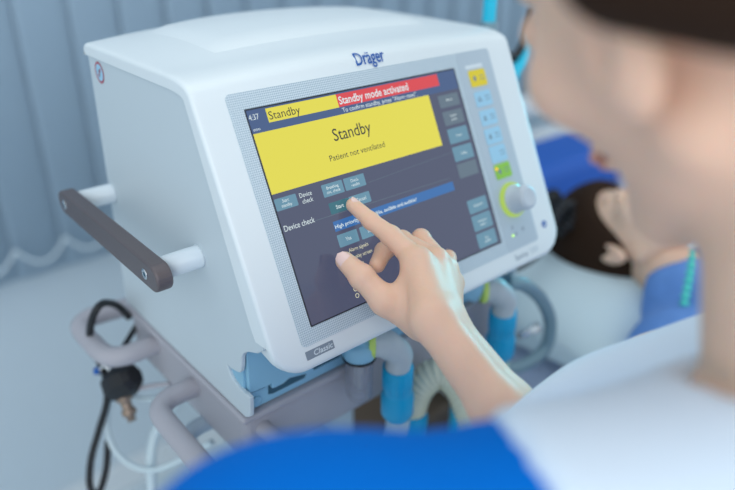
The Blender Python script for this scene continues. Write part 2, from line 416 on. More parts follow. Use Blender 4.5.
for row, xx, d in ((rows[0], XL, 1), (rows[-1], XR, -1)):
    inn = [(xx+d*0.0, *crease(k, xx)) for k in range(n)]; inn2 = [(xx+d*0.004, p[1], p[2]) for p in inn]
    vs = row+inn+inn2
    mb.add(vs, [(k, k+1, n+k+1, n+k) for k in range(51)]+[(n+k, n+k+1, 2*n+k+1, 2*n+k) for k in range(51)])
hood = mb.build('hood', M['white'], vent, auto=50)
# raised plateau on top
mb = MB(); N1, N2 = 24, 14; vs = []
for i in range(N1+1):
    for j in range(N2+1):
        u = i/N1; v = j/N2; x = 0.012+0.276*u; y = 0.150+(0.150+0.030*(1-(2*u-1)**2))*v
        e = min(u*0.276, (1-u)*0.276, v*0.15, (1-v)*0.15); s = min(1, e/0.018); s = s*s*(3-2*s)
        P = hood_profile(x)
        z = None
        for a, b in zip(P[6:24], P[7:25]):
            if (a[0]-y)*(b[0]-y) <= 0 and abs(a[0]-b[0]) > 1e-6: t = (y-a[0])/(b[0]-a[0]); z = a[1]+(b[1]-a[1])*t; break
        if z is None: z = 1.365
        vs.append((x, y, z-0.0015+0.0055*s))
mb.add(vs, [(i*(N2+1)+j, i*(N2+1)+j+1, (i+1)*(N2+1)+j+1, (i+1)*(N2+1)+j) for i in range(N1) for j in range(N2)])
mb.build('top_plateau', M['white'], vent)
# dotted front frame and key strip
poly = rrect(-14.3, -15, 305.5, 200, 4)
mb = MB(); prism(mb, poly, mm, -0.5, 0.55)
fr = mb.build('front_frame', M['dots'], vent, label='grey blue frame with fine dot print around the screen')
uvl = fr.data.uv_layers.new(name='UVMap')
for lp in fr.data.loops:
    co = fr.data.vertices[lp.vertex_index].co+V(vent.location)-O; uvl.data[lp.index].uv = (co.x, co.dot(YP))
strip = MB(); prism(strip, rrect(254.5, -14.4, 304.9, 199.4, 3.5), mm, 0.4, 0.75)
strip = strip.build('key_strip', M['strip'], vent, label='plain grey strip with the hard keys')
# touchscreen
scr = MB(); prism(scr, rrect(-1.2, -1.2, 247.4, 185.9, 0.6, 2), mm, 0.3, 0.8, 1)
vsq = [mm(0, 0, .9), mm(246, 0, .9), mm(246, 184.5, .9), mm(0, 184.5, .9)]; scr.add(vsq, [(0, 1, 2, 3)], 0, False)
prism(scr, [(0, 165), (246, 165), (246, 184.5), (0, 184.5)], mm, 0.9, 0.95, 2)
scr = scr.build('touchscreen', [M['e_bg'], M['e_edge'], M['e_hdr']], vent)
def sub(name, x0, y0, x1, y1, mk, label=None, texts=(), r=0.8, o0=0.95, o1=1.1, par=None):
    b = MB(); prism(b, rrect(x0, y0, x1, y1, r, 2), mm, o0, o1); mats = [M[mk]]
    for (s_, x, y, h, wd, mk2, bold, cen) in texts:
        if M[mk2] not in mats: mats.append(M[mk2])
        text(b, s_, mm, x, y, h, o1+0.08, mats.index(M[mk2]), wd, bold, 0, cen)
    return b.build(name, mats, par or scr, label=label)
sub('message_field', 18, 171.5, 92, 183.3, 'e_yel', 'small yellow field reading Standby', [('Standby', 19.3, 173.6, 7.0, 31.5, 'e_blk', 0, False)], .2)
sub('alarm_field', 92, 171.7, 220.5, 183.3, 'e_red', 'red field reading Standby mode activated', [('Standby mode activated', 93.5, 173.9, 7.0, 85, 'e_txt', 0.012, False)], .2)
sub('standby_banner', 0.2, 113.8, 202, 165, 'e_yel', 'large yellow banner reading Standby, Patient not ventilated',
    [('Standby', 76.5, 143.5, 11.0, 43.5, 'e_blk', 0.004, False), ('Patient not ventilated', 66, 127.3, 5.4, 64.5, 'e_blk', 0, False)], .2)
b = MB()
for s_, x, y, h, wd in (('4:37', 0.6, 176.2, 4.6, 9.5), ('ooo', 1.5, 167.2, 2.6, 6.5), ('To confirm standby, press "Alarm reset".', 94.5, 166.6, 4.0, 93, ),
                        ('Device', 25.3, 104.6, 4.0, 12.5), ('check', 26.5, 99.2, 4.0, 11), ('Device check', 1.8, 81.5, 5.0, 31)):
    b = MB(); text(b, s_, mm, x, y, h, 1.05, 0, wd); b.build('screen_text', M['e_txt'], scr)
b = MB()
prism(b, [(33.5, 82.3), (200, 80.3), (200, 80.7), (33.5, 82.7)], mm, 0.95, 1.0, 0)
b.build('divider_line', M['e_dim'], scr); b = MB()
prism(b, [(100, 100), (213, 104.3), (213, 104.6), (100, 100.3)], mm, 0.95, 1.0, 0)
b.build('divider_line', M['e_dim'], scr)
K2 = lambda a, b_, x, y: [(a, x, y+5.9, 2.7, None, 'e_txt', 0.0, True), (b_, x, y+2.0, 2.7, None, 'e_txt', 0.0, True)]
sub('screen_key', 0.4, 99.3, 22, 109.5, 'e_key', 'teal key reading Start standby', K2('Start', 'standby', 11, 99.3))
sub('screen_key', 49, 98.6, 71.7, 109.7, 'e_key', 'teal key reading Breathing circ. check', K2('Breathing', 'circ. check', 60.3, 98.9))
sub('screen_key', 73.4, 98.7, 97, 109.7, 'e_key', 'teal key reading Check results', K2('Check', 'results', 85.2, 98.9))
sub('screen_key', 51, 82.8, 73, 92.9, 'e_green', 'dark teal key reading Start', [('Start', 62, 86.3, 3.4, None, 'e_txt', 0.01, True)])
sub('screen_key', 73.6, 83.2, 97.4, 93, 'e_key', 'teal key reading Cancel', [('Cancel', 86.5, 86.5, 3.3, None, 'e_txt', 0, True)])
sub('question_bar', 50, 67.5, 202, 76.5, 'e_blue', 'blue bar with a question in white', [('High priority alarm visible, audible and audible?', 50.8, 70.0, 3.3, 99, 'e_txt', 0.01, False)], .2)
sub('screen_key', 49.8, 53, 72, 64.2, 'e_key', 'teal key reading Yes', [('Yes', 61, 57, 3.3, None, 'e_txt', 0, True)])
sub('screen_key', 75.2, 53, 97.4, 64.2, 'e_key', 'teal key reading No', [('No', 86.3, 57, 3.3, None, 'e_txt', 0, True)])
b = MB()
for s_, y in (('Alarm signals', 46.5), ('Display screen', 39.6), ('Battery', 32.8), ('Buzzer', 26)): text(b, s_, mm, 57.5, y, 3.3, 1.05, 0, None)
for y in (20.3, 14.3, 8.2):
    ring = [(52.6+2.1*math.cos(t*math.pi/8), y+2.1*math.sin(t*math.pi/8)) for t in range(16)]; rin = [(52.6+1.5*math.cos(t*math.pi/8), y+1.5*math.sin(t*math.pi/8)) for t in range(16)]
    b.add([mm(*p, 1.05) for p in ring+rin], [(k, (k+1) % 16, 16+(k+1) % 16, 16+k) for k in range(16)], 0, False)
text(b, 'on', mm, 58, 7, 3, 1.05, 0)
b.build('check_list', M['e_pale'], scr)
soft = [('Alarms', ''), ('Sensors', 'param.'), ('Trend', ''), ('Config', ''), ('', ''), ('Additional', ''), ('Ventilation', 'settings'), ('Start', 'standby')]
for k, (y0, y1) in enumerate(((149, 161.6), (130.8, 145), (112, 127.2), (93.6, 108.6), (76.3, 91), (38.3, 52.4), (19.7, 36), (1.6, 17))):
    tx = []
    if soft[k][1]: tx = [(soft[k][0], 228, y0+8, 2.3, None, 'e_txt', 0, True), (soft[k][1], 228, y0+4.2, 2.3, None, 'e_txt', 0, True)]
    elif soft[k][0]: tx = [(soft[k][0], 228, y0+6, 2.5, None, 'e_txt', 0, True)]
    sub('soft_key', 213.6, y0, 242, y1, 'e_dim' if k in (0, 1, 4) else 'e_key', None, tx, 1.0)
# hard keys
def icon(b, x, y, k, mi):
    # small line pictograms
    if k == 0: prism(b, [(x-2.5, y-1.5), (x+2.5, y-1.5), (x+1.6, y+2.5), (x-1.6, y+2.5)], mm, 1.26, 1.36, mi); prism(b, [(x-.8, y-3), (x+.8, y-3), (x+.8, y-1.8), (x-.8, y-1.8)], mm, 1.26, 1.36, mi)
    else:
        for q in range(3): prism(b, rrect(x-3+q*0.6, y-2.6+q*2.0, x+2.6-q*0.7, y-1.9+q*2.0, .25, 2), mm, 1.26, 1.36, mi)
        ring = [(x-1.8+k*0.6+1.9*math.cos(t*math.pi/6), y+1.9*math.sin(t*math.pi/6)) for t in range(12)]; rin = [(x-1.8+k*.6+1.3*math.cos(t*math.pi/6), y+1.3*math.sin(t*math.pi/6)) for t in range(12)]
        b.add([mm(*p, 1.36) for p in ring+rin], [(t, (t+1) % 12, 12+(t+1) % 12, 12+t) for t in range(12)], mi, False)
for k, (y0, y1, mk, lb) in enumerate(((162.3, 179.8, 'keyyellow', 'yellow alarm key'), (141, 157, 'keyblue', 'pale blue key below the yellow one'), (120.3, 136.8, 'keyblue', 'second pale blue key'),
                                      (100, 117, 'keyblue', 'third pale blue key'), (80, 98, 'keyblue', 'fourth pale blue key'), (62, 78.2, 'keygreen', 'green key with amber light'))):
    b = MB(); prism(b, rrect(265.6, y0, 290.8, y1, 2.2), mm, 0.7, 1.25); yc = (y0+y1)/2
    if k < 4 or k == 5: icon(b, 273, yc, k % 5, 1)
    for q in range(2): prism(b, rrect(280.5, yc+1.5-q*3.5, 288.5, yc+2.3-q*3.5, .3, 2), mm, 1.26, 1.33, 1)
    hk = b.build('hard_key', [M[mk], M['inkgrey']], vent, label=lb)
    if k == 5:
        b = MB(); lathe(b, mm(268.7, y1-4.5, 1.2), NP, [(0, .0014), (.0008, .0013), (.0012, .0006)], 12); b.build('status_light', M['amberled'], hk)
b = MB(); prism(b, rrect(264, 181.8, 290, 185.6, .5, 2), mm, 0.75, 0.85); b.build('key_label', M['inkwhite'], vent)
# rotary knob
kn = MB(); c = mm(279.8, 37.2, 0.5)
lathe(kn, c+NP*0.0015, NP, [(0, .0160), (.004, .0160), (.0055, .0150), (.007, .0140), (.019, .0132), (.0220, .0124), (.0236, .0100), (.0236, .0080), (.0228, .002)], 40)
kn = kn.build('rotary_knob', M['knob'], vent)
b = MB(); lathe(b, c, NP, [(0, .0190), (.0026, .0190), (.0044, .0180), (.0048, .0155)], 40); b.build('knob_ring', emat('lit_lime_ring', (0.42, 0.62, 0.10), 0.8), kn, label='glowing lime ring')
b = MB(); lathe(b, mm(266.9, 0.5, .7), NP, [(0, .0013), (.0008, .0011), (.0011, .0005)], 12); b.build('power_light', M['greenled'], vent)
b = MB()
for x, y in ((269, 9), (272.5, 1.2), (285, 3.5)):
    prism(b, rrect(x-2.4, y-1.6, x+2.4, y-.9, .2, 2), mm, .76, .84); prism(b, rrect(x-1.8, y+.9, x+1.8, y+1.6, .2, 2), mm, .76, .84); prism(b, rrect(x-.4, y-1.2, x+.4, y+1.2, .2, 2), mm, .76, .84)
b.build('indicator_symbols', M['inkgrey'], vent)
# round blue mark, bottom right bezel
b = MB(); ring = [(321.6+4*math.cos(t*math.pi/14), -1.7+4*math.sin(t*math.pi/14)) for t in range(28)]; prism(b, ring, mm, .05, .25)
text(b, 'a', mm, 321.6, -3.6, 4.0, .32, 1, 3.2, 0.02, 0, True); b.build('round_mark', [M['inkblue'], M['inkwhite']], vent)
# lettering
# follow the curved bezel: the wordmark sits where the panel bends back
b = MB(); vs, fs, x0, x1 = text_geo('Dr\u00e4ger', 0.012, 0.0)
def bendpt(x, v):
    # arc length above v=0.2035 m follows the bezier shoulder
    P = hood_profile(x); seg = P[21:32][::-1]; L = v-0.2040-0.006*(1-((x-0.15)/0.193)**2)
    if L <= 0: return PP(x, v, 0.0009)
    for a, c_ in zip(seg, seg[1:]):
        l = math.hypot(a[0]-c_[0], a[1]-c_[1])
        if L <= l: t = L/l; y = a[0]+(c_[0]-a[0])*t; z = a[1]+(c_[1]-a[1])*t; return V((x, y-0.0006, z+0.0008))
        L -= l
    return V((x, seg[-1][0], seg[-1][1]+.0004))
BX, BY, BH, BW = 0.1255, 0.2050, 0.0125, 0.0350
b.add([bendpt(BX+(a-x0)/(x1-x0)*BW, BY+h/0.7*BH) for a, h in vs], fs, 0, False)
b.build('wordmark', M['inkblue'], vent)
b = MB(); prism(b, rrect(-13.5, -26.2, 15.5, -18.8, .4, 2), mm, 0.05, 0.25); text(b, 'Classic', mm, -5.5, -24.6, 4.6, 0.32, 1, 20, 0.012, 0.2)
b.build('badge', [M['badge'], M['inkwhite']], vent, label='grey badge reading Classic')
b = MB(); text(b, 'Savina', mm, 262, -26.2, 6.0, 0.1, 0, 21, 0.004); text(b, '300', mm, 287, -26.2, 6.0, 0.1, 1, 14, 0.004); b.build('model_lettering', [M['inkgrey'], M['strip']], vent)
# red warning sticker on the side
sy = lambda a, b_, d: V((XL+0.0016-d, 0.280+a, 1.3385+b_))
b = MB(); C28 = lambda r: [(r*math.cos(t*math.pi/16), r*math.sin(t*math.pi/16)) for t in range(32)]
b.add([sy(*p, .0002) for p in C28(.0105)+C28(.0084)], [(k, (k+1) % 32, 32+(k+1) % 32, 32+k) for k in range(32)], 0, False)
b.add([sy(*p, .0001) for p in C28(.0084)], [tuple(range(32))], 1, False)
q = math.sqrt(.5); prism(b, [(-.0062*q-.0006, .0062*q), (-.0062*q+.0006, .0062*q+.0006), (.0062*q+.0006, -.0062*q), (.0062*q-.0006, -.0062*q-.0006)], sy, .0002, .0003, 0)
prism(b, [(-.001, -.004), (.001, -.004), (.0012, .003), (-.0012, .003)], sy, .00015, .00022, 2); prism(b, [(-.0035, .0005), (.0035, .0005), (.0035, .0017), (-.0035, .0017)], sy, .00015, .00022, 2)
b.build('warning_sticker', [M['red'], M['keyblue'], M['inkgrey']], vent, label='round red crossed-out warning sticker')
# lower blue breathing block with flap, slots and catch
b = MB(); box(b, (0.150, 0.072, 1.0995), (0.376, 0.030, 0.080)); blk = b.build('breathing_block', M['blueplastic'], vent, bevel=0.0015)
b = MB(); flap = [(-.035, 1.146), (.120, 1.146), (.120, 1.0752), (.0364, 1.0752), (.0296, 1.0751), (.0198, 1.0773), (.0092, 1.0798), (.0016, 1.077), (-.0068, 1.0769), (-.0109, 1.0775), (-.0115, 1.0837), (-.0142, 1.0829), (-.035, 1.0843)]
prism(b, flap, lambda a, c_, d: V((a, d, c_)), 0.0515, 0.057); b.build('flap', M['blueplastic'], vent, bevel=0.0012)
b = MB(); prism(b, [(-.0116, 1.0836), (-.0125, 1.069), (-.0074, 1.0674), (.0293, 1.0675), (.0335, 1.0735), (.0335, 1.078), (.01, 1.0815)], lambda a, c_, d: V((a, d, c_)), 0.0564, 0.0572); b.build('slot', M['slot'], vent)
b = MB(); prism(b, [(.0354, 1.0805), (.0375, 1.0764), (.0688, 1.0770), (.071, 1.0805)], lambda a, c_, d: V((a, d, c_)), 0.0508, 0.0520); b.build('slot', M['slot'], vent)
b = MB(); prism(b, [(-.034, 1.0836), (-.033, 1.0803), (-.0159, 1.0790), (-.0165, 1.0833)], lambda a, c_, d: V((a, d, c_)), 0.0563, 0.0572); b.build('slot', M['slot'], vent)
b = MB(); lathe(b, (-0.026, 0.0572, 1.0675), (0, -1, 0), [(0, .006), (.0015, .0058), (.0022, .004)], 20); b.build('round_boss', M['blueplastic'], vent)
# gas ports with block pieces
for nm, X_ in (('gas_port', .084), ('gas_port', .252)):
    b = MB(); tube(b, [(X_-.012, .066, 1.100), (X_, .044, 1.096), (X_+.010, .034, 1.0905)], [.018, .0175, .0155], 28); b.build(nm, M['blueplastic'], vent)
# side handle
h = MB(); sect = rrect(-.0061, -.0128, .0061, .0128, .003, 4)
y0, y1 = 0.086, 0.322; X_ = -0.0845
b = MB()
out = []
for k in range(13): a = -math.pi/2+math.pi*k/12; out.append((y1-.0125+.0125*math.cos(a), 1.2055+.0125*math.sin(a)))
for k in range(13): a = math.pi/2+math.pi*k/12; out.append((y0+.0125+.0125*math.cos(a), 1.2055+.0125*math.sin(a)))
prism(b, out, lambda a, c_, d: V((d, a, c_)), X_-.0075, X_+.0075)
hd = b.build('handle', M['taupe'], vent, bevel=0.0022, bseg=3, label='brown grey flat carrying handle bar')
for yy in (0.110, 0.303):
    b = MB(); lathe(b, (XL+.002, yy, 1.2055), (-1, 0, 0), [(0, .0112), (.002, .0105), (.038, .0104)], 28); b.build('handle_post', M['post'], hd)
    b = MB(); lathe(b, (X_-.0074, yy, 1.2055), (-1, 0, 0), [(0, .0052), (.0008, .0050), (.0009, .0022), (.0002, .0018)], 20, 0); lathe(b, (X_-.0078, yy, 1.2055), (-1, 0, 0), [(0, .002), (.0006, .0019)], 6, 1)
    b.build('screw', [M['steel'], M['slot']], hd)

# water trap
wt = thing('water_trap', 'small smoky clear water trap jar hanging under the front of the ventilator', 'jar', (0.083, 0.035, 1.03))
b = MB(); lathe(b, (0.083, 0.036, 1.082), (0, 0, -1), [(0, .0152), (.008, .0150), (.048, .0132), (.052, .0115), (.054, .007), (.0525, .006), (.050, .010), (.008, .0138), (.001, .014)], 36); b.build('jar', M['jar'], wt)
b = MB(); lathe(b, (0.083, 0.036, 1.098), (0, 0, -1), [(0, .011), (.004, .0165), (.015, .0168), (.018, .0158)], 36); b.build('jar_cap', M['blueplastic'], wt)
b = MB(); tube(b, [V((0.083+.0157*math.cos(t*math.pi/16), .036+.0157*math.sin(t*math.pi/16), 1.0795)) for t in range(33)], .0016, 8, cap=False); b.build('seal_ring', M['rubber'], wt)
b = MB(); lathe(b, (0.083, 0.036, 1.078), (0, 0, -1), [(0, .006), (.03, .005), (.038, .003)], 20); b.build('inner_tube', M['elbow'], wt)

# breathing hoses
def corr(path, r, amp, pitch):
    fine = []; L = 0; P = path; rad = []
    tot = sum((P[i+1]-P[i]).length for i in range(len(P)-1)); N_ = int(tot/(pitch/6)); cum = [0]
    for i in range(len(P)-1): cum.append(cum[-1]+(P[i+1]-P[i]).length)
    j = 0
    for k in range(N_+1):
        s_ = tot*k/N_
        while j < len(P)-2 and cum[j+1] < s_: j += 1
        t = (s_-cum[j])/max(1e-9, cum[j+1]-cum[j]); fine.append(P[j].lerp(P[j+1], min(1, t))); rad.append(r+amp*math.cos(2*math.pi*s_/pitch))
    return fine, rad
def hose(label, ring, axis, pts, cuff_from, mk, tail, name='breathing_hose', cuff=True):
    t = thing(name, label, 'hose', tail[-1], 'breathing hoses with blue cuffs')
    if cuff:
        ax = V(axis).normalized(); r0 = V(ring)
        b = MB(); lathe(b, r0-ax*.003, ax, [(0, .0158), (.001, .0166), (.0055, .0166), (.0065, .0155)], 36); b.build('collar', M['lime'], t, label='lime green collar')
        e = catmull([r0, r0+ax*.010, r0+ax*.018+V((0, 0, -.004)), V(pts[0])+V((0, 0, .016)), V(pts[0]), V(pts[0])+(V(pts[1])-V(pts[0])).normalized()*.008], 6)
        b = MB(); tube(b, e, [.0150]*12+[.0145]*9+[.0135]*(len(e)-21), 28); b.build('elbow', M['elbow'], t)
        p0, p1 = V(pts[0]), V(pts[1]); d_ = (p1-p0); L = d_.length
        prof = [(0, .0150), (.001, .0162), (L*.42, .0160), (L*.47, .0152), (L*.52, .0152), (L*.58, .0178), (L*.92, .0178), (L*.96, .0160), (L, .0150)]
        b = MB(); lathe(b, p0, d_, prof, 40)
        for k in range(14):
            a = k*2*math.pi/14; u = d_.normalized().orthogonal().normalized(); w_ = d_.normalized().cross(u); q_ = u*math.cos(a)+w_*math.sin(a)
            tube(b, [p0+d_*.08+q_*.0160, p0+d_*.38+q_*.0159], .0008, 6)
        b.build('cuff', M['cuff'], t, label='blue ribbed cuff')
    path = catmull(tail, 10); f_, r_ = corr(path, .0120, .0014, .0052)
    b = MB(); tube(b, f_, r_, 20); b.build('corrugated_tube', M[mk], t)
    return t
hose('breathing hose with blue cuff left of the forearm, dropping from the front of the ventilator', (.0955, .0325, 1.0925), (0.80, -.58, -.02), [(.122, .020, 1.058), (.131, .028, .984)], 0, 'hose',
     [(.1305, .0275, .990), (.133, .029, .965), (.136, .040, .90), (.165, .06, .80), (.21, .09, .72), (.26, .13, .64)])
hose('breathing hose with blue cuff right of the forearm, below the rotary knob side', (.2665, .0325, 1.0905), (0.80, -.58, -.02), [(.293, .020, 1.056), (.306, .028, .982)], 0, 'hosegreen',
     [(.3055, .0275, .988), (.308, .029, .965), (.312, .033, .90), (.32, .07, .80), (.33, .12, .70), (.31, .17, .63)])
ct = thing('humidifier_hose', 'thick cream corrugated hose arching up behind the two breathing hoses', 'hose', (0.18, 0.07, 0.9))
path = catmull([at(402, 475, .80), at(406, 440, .79), at(411, 406, .78), at(421, 384, .77), at(440, 373, .765), at(458, 384, .765), at(470, 410, .765), at(480, 445, .765), at(488, 490, .77), at(492, 560, .78)], 10)
f_, r_ = corr(path, .0178, .0012, .0062); b = MB(); tube(b, f_, r_, 24); b.build('corrugated_tube', M['cream'], ct)
b = MB(); d_ = at(406, 450, .793)-at(410, 412, .782); lathe(b, at(410, 412, .782), d_, [(0, .0195), (.002, .0212), (.03, .0212), (.034, .020), (.06, .020)], 28); b.build('cuff', M['cuff'], ct, label='blue cuff')

# ================================================================== TROLLEY
tr = thing('trolley', 'grey wheeled trolley with loop handles carrying the ventilator', 'trolley', (0.15, 0.2, FL))
b = MB(); box(b, (0.15, 0.1875, 1.0545), (0.390, 0.274, 0.0075)); b.build('top_plate', M['trolley'], tr, bevel=0.003, bseg=3)
b = MB(); box(b, (0.15, 0.188, 1.0190), (0.380, 0.262, 0.064)); b.build('frame', M['trolley'], tr, bevel=0.010, bseg=4)
def rail(name, pts, r, mk='trolley', par=tr, lab=None, n=7, flat=None):
    b = MB(); tube(b, catmull(pts, n), r, 18, flat=flat); return b.build(name, M[mk], par, label=lab)
rail('side_handle', [(-.030, .348, 1.036), (-.060, .352, 1.036), (-.080, .352, 1.036), (-.092, .342, 1.035), (-.094, .325, 1.034), (-.094, .300, 1.034), (-.093, .278, 1.034), (-.088, .262, 1.034), (-.074, .254, 1.034), (-.055, .253, 1.034), (-.030, .254, 1.034)], .0115)
rail('side_handle', [(-.030, .160, 1.030), (-.055, .160, 1.030), (-.072, .158, 1.030), (-.084, .148, 1.029), (-.087, .130, 1.028), (-.087, .08, 1.026), (-.087, .02, 1.024), (-.084, -.03, 1.022), (-.072, -.045, 1.021), (-.04, -.050, 1.02), (-.01, -.050, 1.02), (.006, -.050, 1.02)], .0110)
rail('front_handle', [(-.022, .066, 1.034), (-.020, .050, 1.031), (-.016, .030, 1.027), (-.008, .008, 1.023), (.000, -.02, 1.021), (.004, -.048, 1.020)], .0085)
rail('lower_side_rail', [(-.030, .150, .985), (-.052, .149, .985), (-.064, .138, .984), (-.066, .11, .983), (-.066, .04, .98), (-.060, .02, .98), (-.04, .012, .98), (.0, .012, .98), (.04, .03, .98), (.05, .07, .985)], .009, 'column')
b = MB(); box(b, (0.15, 0.21, 0.50), (0.075, 0.09, 1.0)); b.build('column', M['column'], tr, bevel=0.012, bseg=4)
b = MB(); box(b, (0.15, 0.21, FL+0.09), (0.46, 0.09, 0.04)); box(b, (0.15, 0.20, FL+0.09), (0.09, 0.50, 0.0398)); b.build('base', M['trolley'], tr, bevel=0.008)
for x, y in ((-.05, .21), (.35, .21), (.15, -.02), (.15, .42)):
    b = MB(); lathe(b, (x-.013, y, FL+.036), (1, 0, 0), [(0, .030), (.003, .036), (.023, .036), (.026, .030)], 24); c_ = b.build('caster', M['rubber'], tr)
    b = MB(); tube(b, [(x, y, FL+.04), (x, y, FL+.08)], .010, 12); b.build('fork', M['steel'], c_)
# right-hand hanging rail loop
rr = [(.330, .045, 1.070), (.350, .037, 1.064), (.378, .031, 1.040), (.403, .028, 1.005), (.414, .028, .975), (.411, .028, .948), (.392, .030, .936), (.365, .034, .933), (.33, .05, .935), (.28, .10, .94), (.19, .18, .945)]
rail('hanging_rail', rr, .0088, 'railteal', tr, 'teal grey bent rail on the right')
b = MB(); lathe(b, (.355, .036, .985), (1, -.2, .1), [(0, .005), (.02, .005), (.024, .0075), (.032, .0075), (.034, .005)], 18); b.build('clamp_screw', M['steel'], tr)

# ================================================================== CABLES BY THE TROLLEY (left)
rg = thing('gas_regulator', 'black faceted gas regulator with brass nozzle hanging behind the trolley handle', 'regulator', at(125, 385, .80))
b = MB(); c_ = at(122, 382, .80); ax = (at(140, 372, .79)-c_).normalized()
lathe(b, c_-ax*.020, ax, [(0, .012), (.004, .018), (.014, .0205), (.028, .0205), (.036, .018), (.042, .012)], 8); o_ = b.build('body', M['rubber'], rg, auto=20)
b = MB(); lathe(b, at(122, 392, .80), at(132, 420, .80)-at(122, 392, .80), [(0, .010), (.010, .0095), (.012, .0065), (.020, .006), (.022, .0085), (.028, .0085), (.030, .005), (.036, .005)], 16); b.build('nozzle', M['brass'], rg)
b = MB(); tube(b, catmull([at(112, 372, .80), at(104, 366, .80), at(97, 374, .80)], 5), .0022, 8); lathe(b, at(97, 374, .80), UPV, [(0, .004), (.006, .004), (.008, .002)], 12, 1); b.build('valve_lever', [M['steel'], M['inkblue']], rg)
def cable(name, label, cat, pts, r, mk):
    P = catmull(pts, 10); b = MB(); tube(b, P, r, 12)
    return props(b.build(name, M[mk]), label, cat)
cable('cable', 'black cable looping down over the trolley handle at lower left', 'cable', [at(130, 318, .80), at(118, 306, .79), at(104, 303, .76), at(95, 312, .752), at(90, 330, .77), at(92, 348, .80), at(104, 372, .81), at(107, 400, .82), at(99, 430, .83), at(91, 460, .83), at(90, 486, .83), at(98, 494, .83), at(106, 470, .84), at(108, 440, .85)], .0042, 'rubber')
cable('cable', 'short black lead crossing behind the trolley handle beside the black regulator', 'cable', [at(139, 322, .82), at(131, 335, .82), at(122, 350, .82), at(115, 365, .81), at(119, 374, .80)], .0035, 'rubber')
cable('lead_rod', 'dark grey rod reaching from the regulator to the trolley frame', 'rod', [at(138, 389, .80), at(152, 386, .79), at(170, 384, .78)], .0030, 'trolley')
cable('air_tube', 'thin pale tube drooping in an arc below the black regulator', 'tube', [at(112, 385, .83), at(107, 420, .84), at(112, 445, .84), at(128, 463, .84), at(152, 470, .83), at(180, 460, .82), at(212, 442, .80)], .0038, 'tubewhite')
cable('air_tube', 'thicker pale tube hanging vertically beside the trolley side handle', 'tube', [at(182, 396, .82), at(168, 412, .83), at(156, 432, .84), at(151, 460, .84), at(153, 500, .85)], .0062, 'tubewhite')
cable('air_tube', 'thin pale tube running behind the dark grey rod', 'tube', [at(128, 396, .83), at(146, 399, .83), at(165, 396, .82), at(180, 388, .81)], .0030, 'tubewhite')

# brown box behind the trolley
bx = thing('wooden_crate', 'dark brown wooden crate seen through the cream hose arch', 'crate', (0.46, 0.42, FL))
b = MB(); box(b, (0.41, 0.45, FL+.35), (0.27, 0.33, 0.70)); b.build('crate_body', M['wood'], bx, bevel=.006)
b = MB(); box(b, (0.41, 0.45, FL+.71), (0.285, 0.345, 0.02)); b.build('lid', M['tan'], bx, bevel=.004, label='paler brown lid')

# ================================================================== BED
bed = thing('hospital_bed', 'white hospital bed with lavender sheet behind the ventilator', 'bed', (0.95, -0.3, FL))
BX0, BX1 = 0.47, 1.40
b = MB(); box(b, ((BX0+BX1)/2, -0.33, .79), (BX1-BX0, 1.95, .12)); mt_ = b.build('mattress', M['sheet'], bed, bevel=.03, bseg=4)
b = MB(); box(b, ((BX0+BX1)/2, -0.33, .70), (BX1-BX0-.04, 1.98, .06)); b.build('bed_frame', M['bedwhite'], bed, bevel=.01)
# headboard with a hand slot
b = MB(); hx0, hx1 = .50, 1.52
box(b, ((hx0+hx1)/2, .735, .985), (hx1-hx0, .045, .050)); box(b, ((hx0+hx1)/2, .735, .855), (hx1-hx0, .045, .105))
for x in (hx0+.05, hx1-.05): box(b, (x, .735, .93), (.10, .0449, .09))
b.build('headboard', M['bedwhite'], bed, bevel=.012, bseg=4)
for x, y in ((BX0+.16, .5), (BX1-.08, .5), (BX0+.08, -1.15), (BX1-.08, -1.15)):
    b = MB(); tube(b, [(x, y, FL+.03), (x, y, .70)], .022, 14); b.build('leg', M['bedwhite'], bed)
b = MB(); box(b, (1.02, .50, .9065), (.62, .17, .11)); props(b.build('blue_cushion', M['bluecushion'], bevel=.03, bseg=4), 'bright blue vinyl cushion at the head end of the bed', 'cushion')

# pillow
def pillow_sdf(c, sx, sy, sz, yaw):
    cy_, sy_ = math.cos(yaw), math.sin(yaw); c = np.array(c)
    def f(P):
        q = P-c; x = q[..., 0]*cy_+q[..., 1]*sy_; y = -q[..., 0]*sy_+q[..., 1]*cy_; z = q[..., 2]
        u = np.abs(x)/sx; v = np.abs(y)/sy
        prof = np.sqrt(np.clip((1-u**3.0)*(1-v**3.0), 0, 1)); hgt = sz*prof*(1+0.05*np.sin(18*x+7*y)); return np.where((u < 1) & (v < 1), np.abs(z)-hgt, 0.02)*0.8
    return f
head_p = V((0.692, 0.080, 1.000))      # patient head centre
pc = (0.68, 0.15, .912)
vs, fs = nets(pillow_sdf(pc, .235, .19, .062, math.radians(4)), (.38, -.10, .83), (.99, .44, 1.0), .006)
b = MB(); b.add(vs, fs); pil = props(b.build('pillow', M['pillow']), 'pale blue grey pillow under the lying patient\'s head', 'pillow')

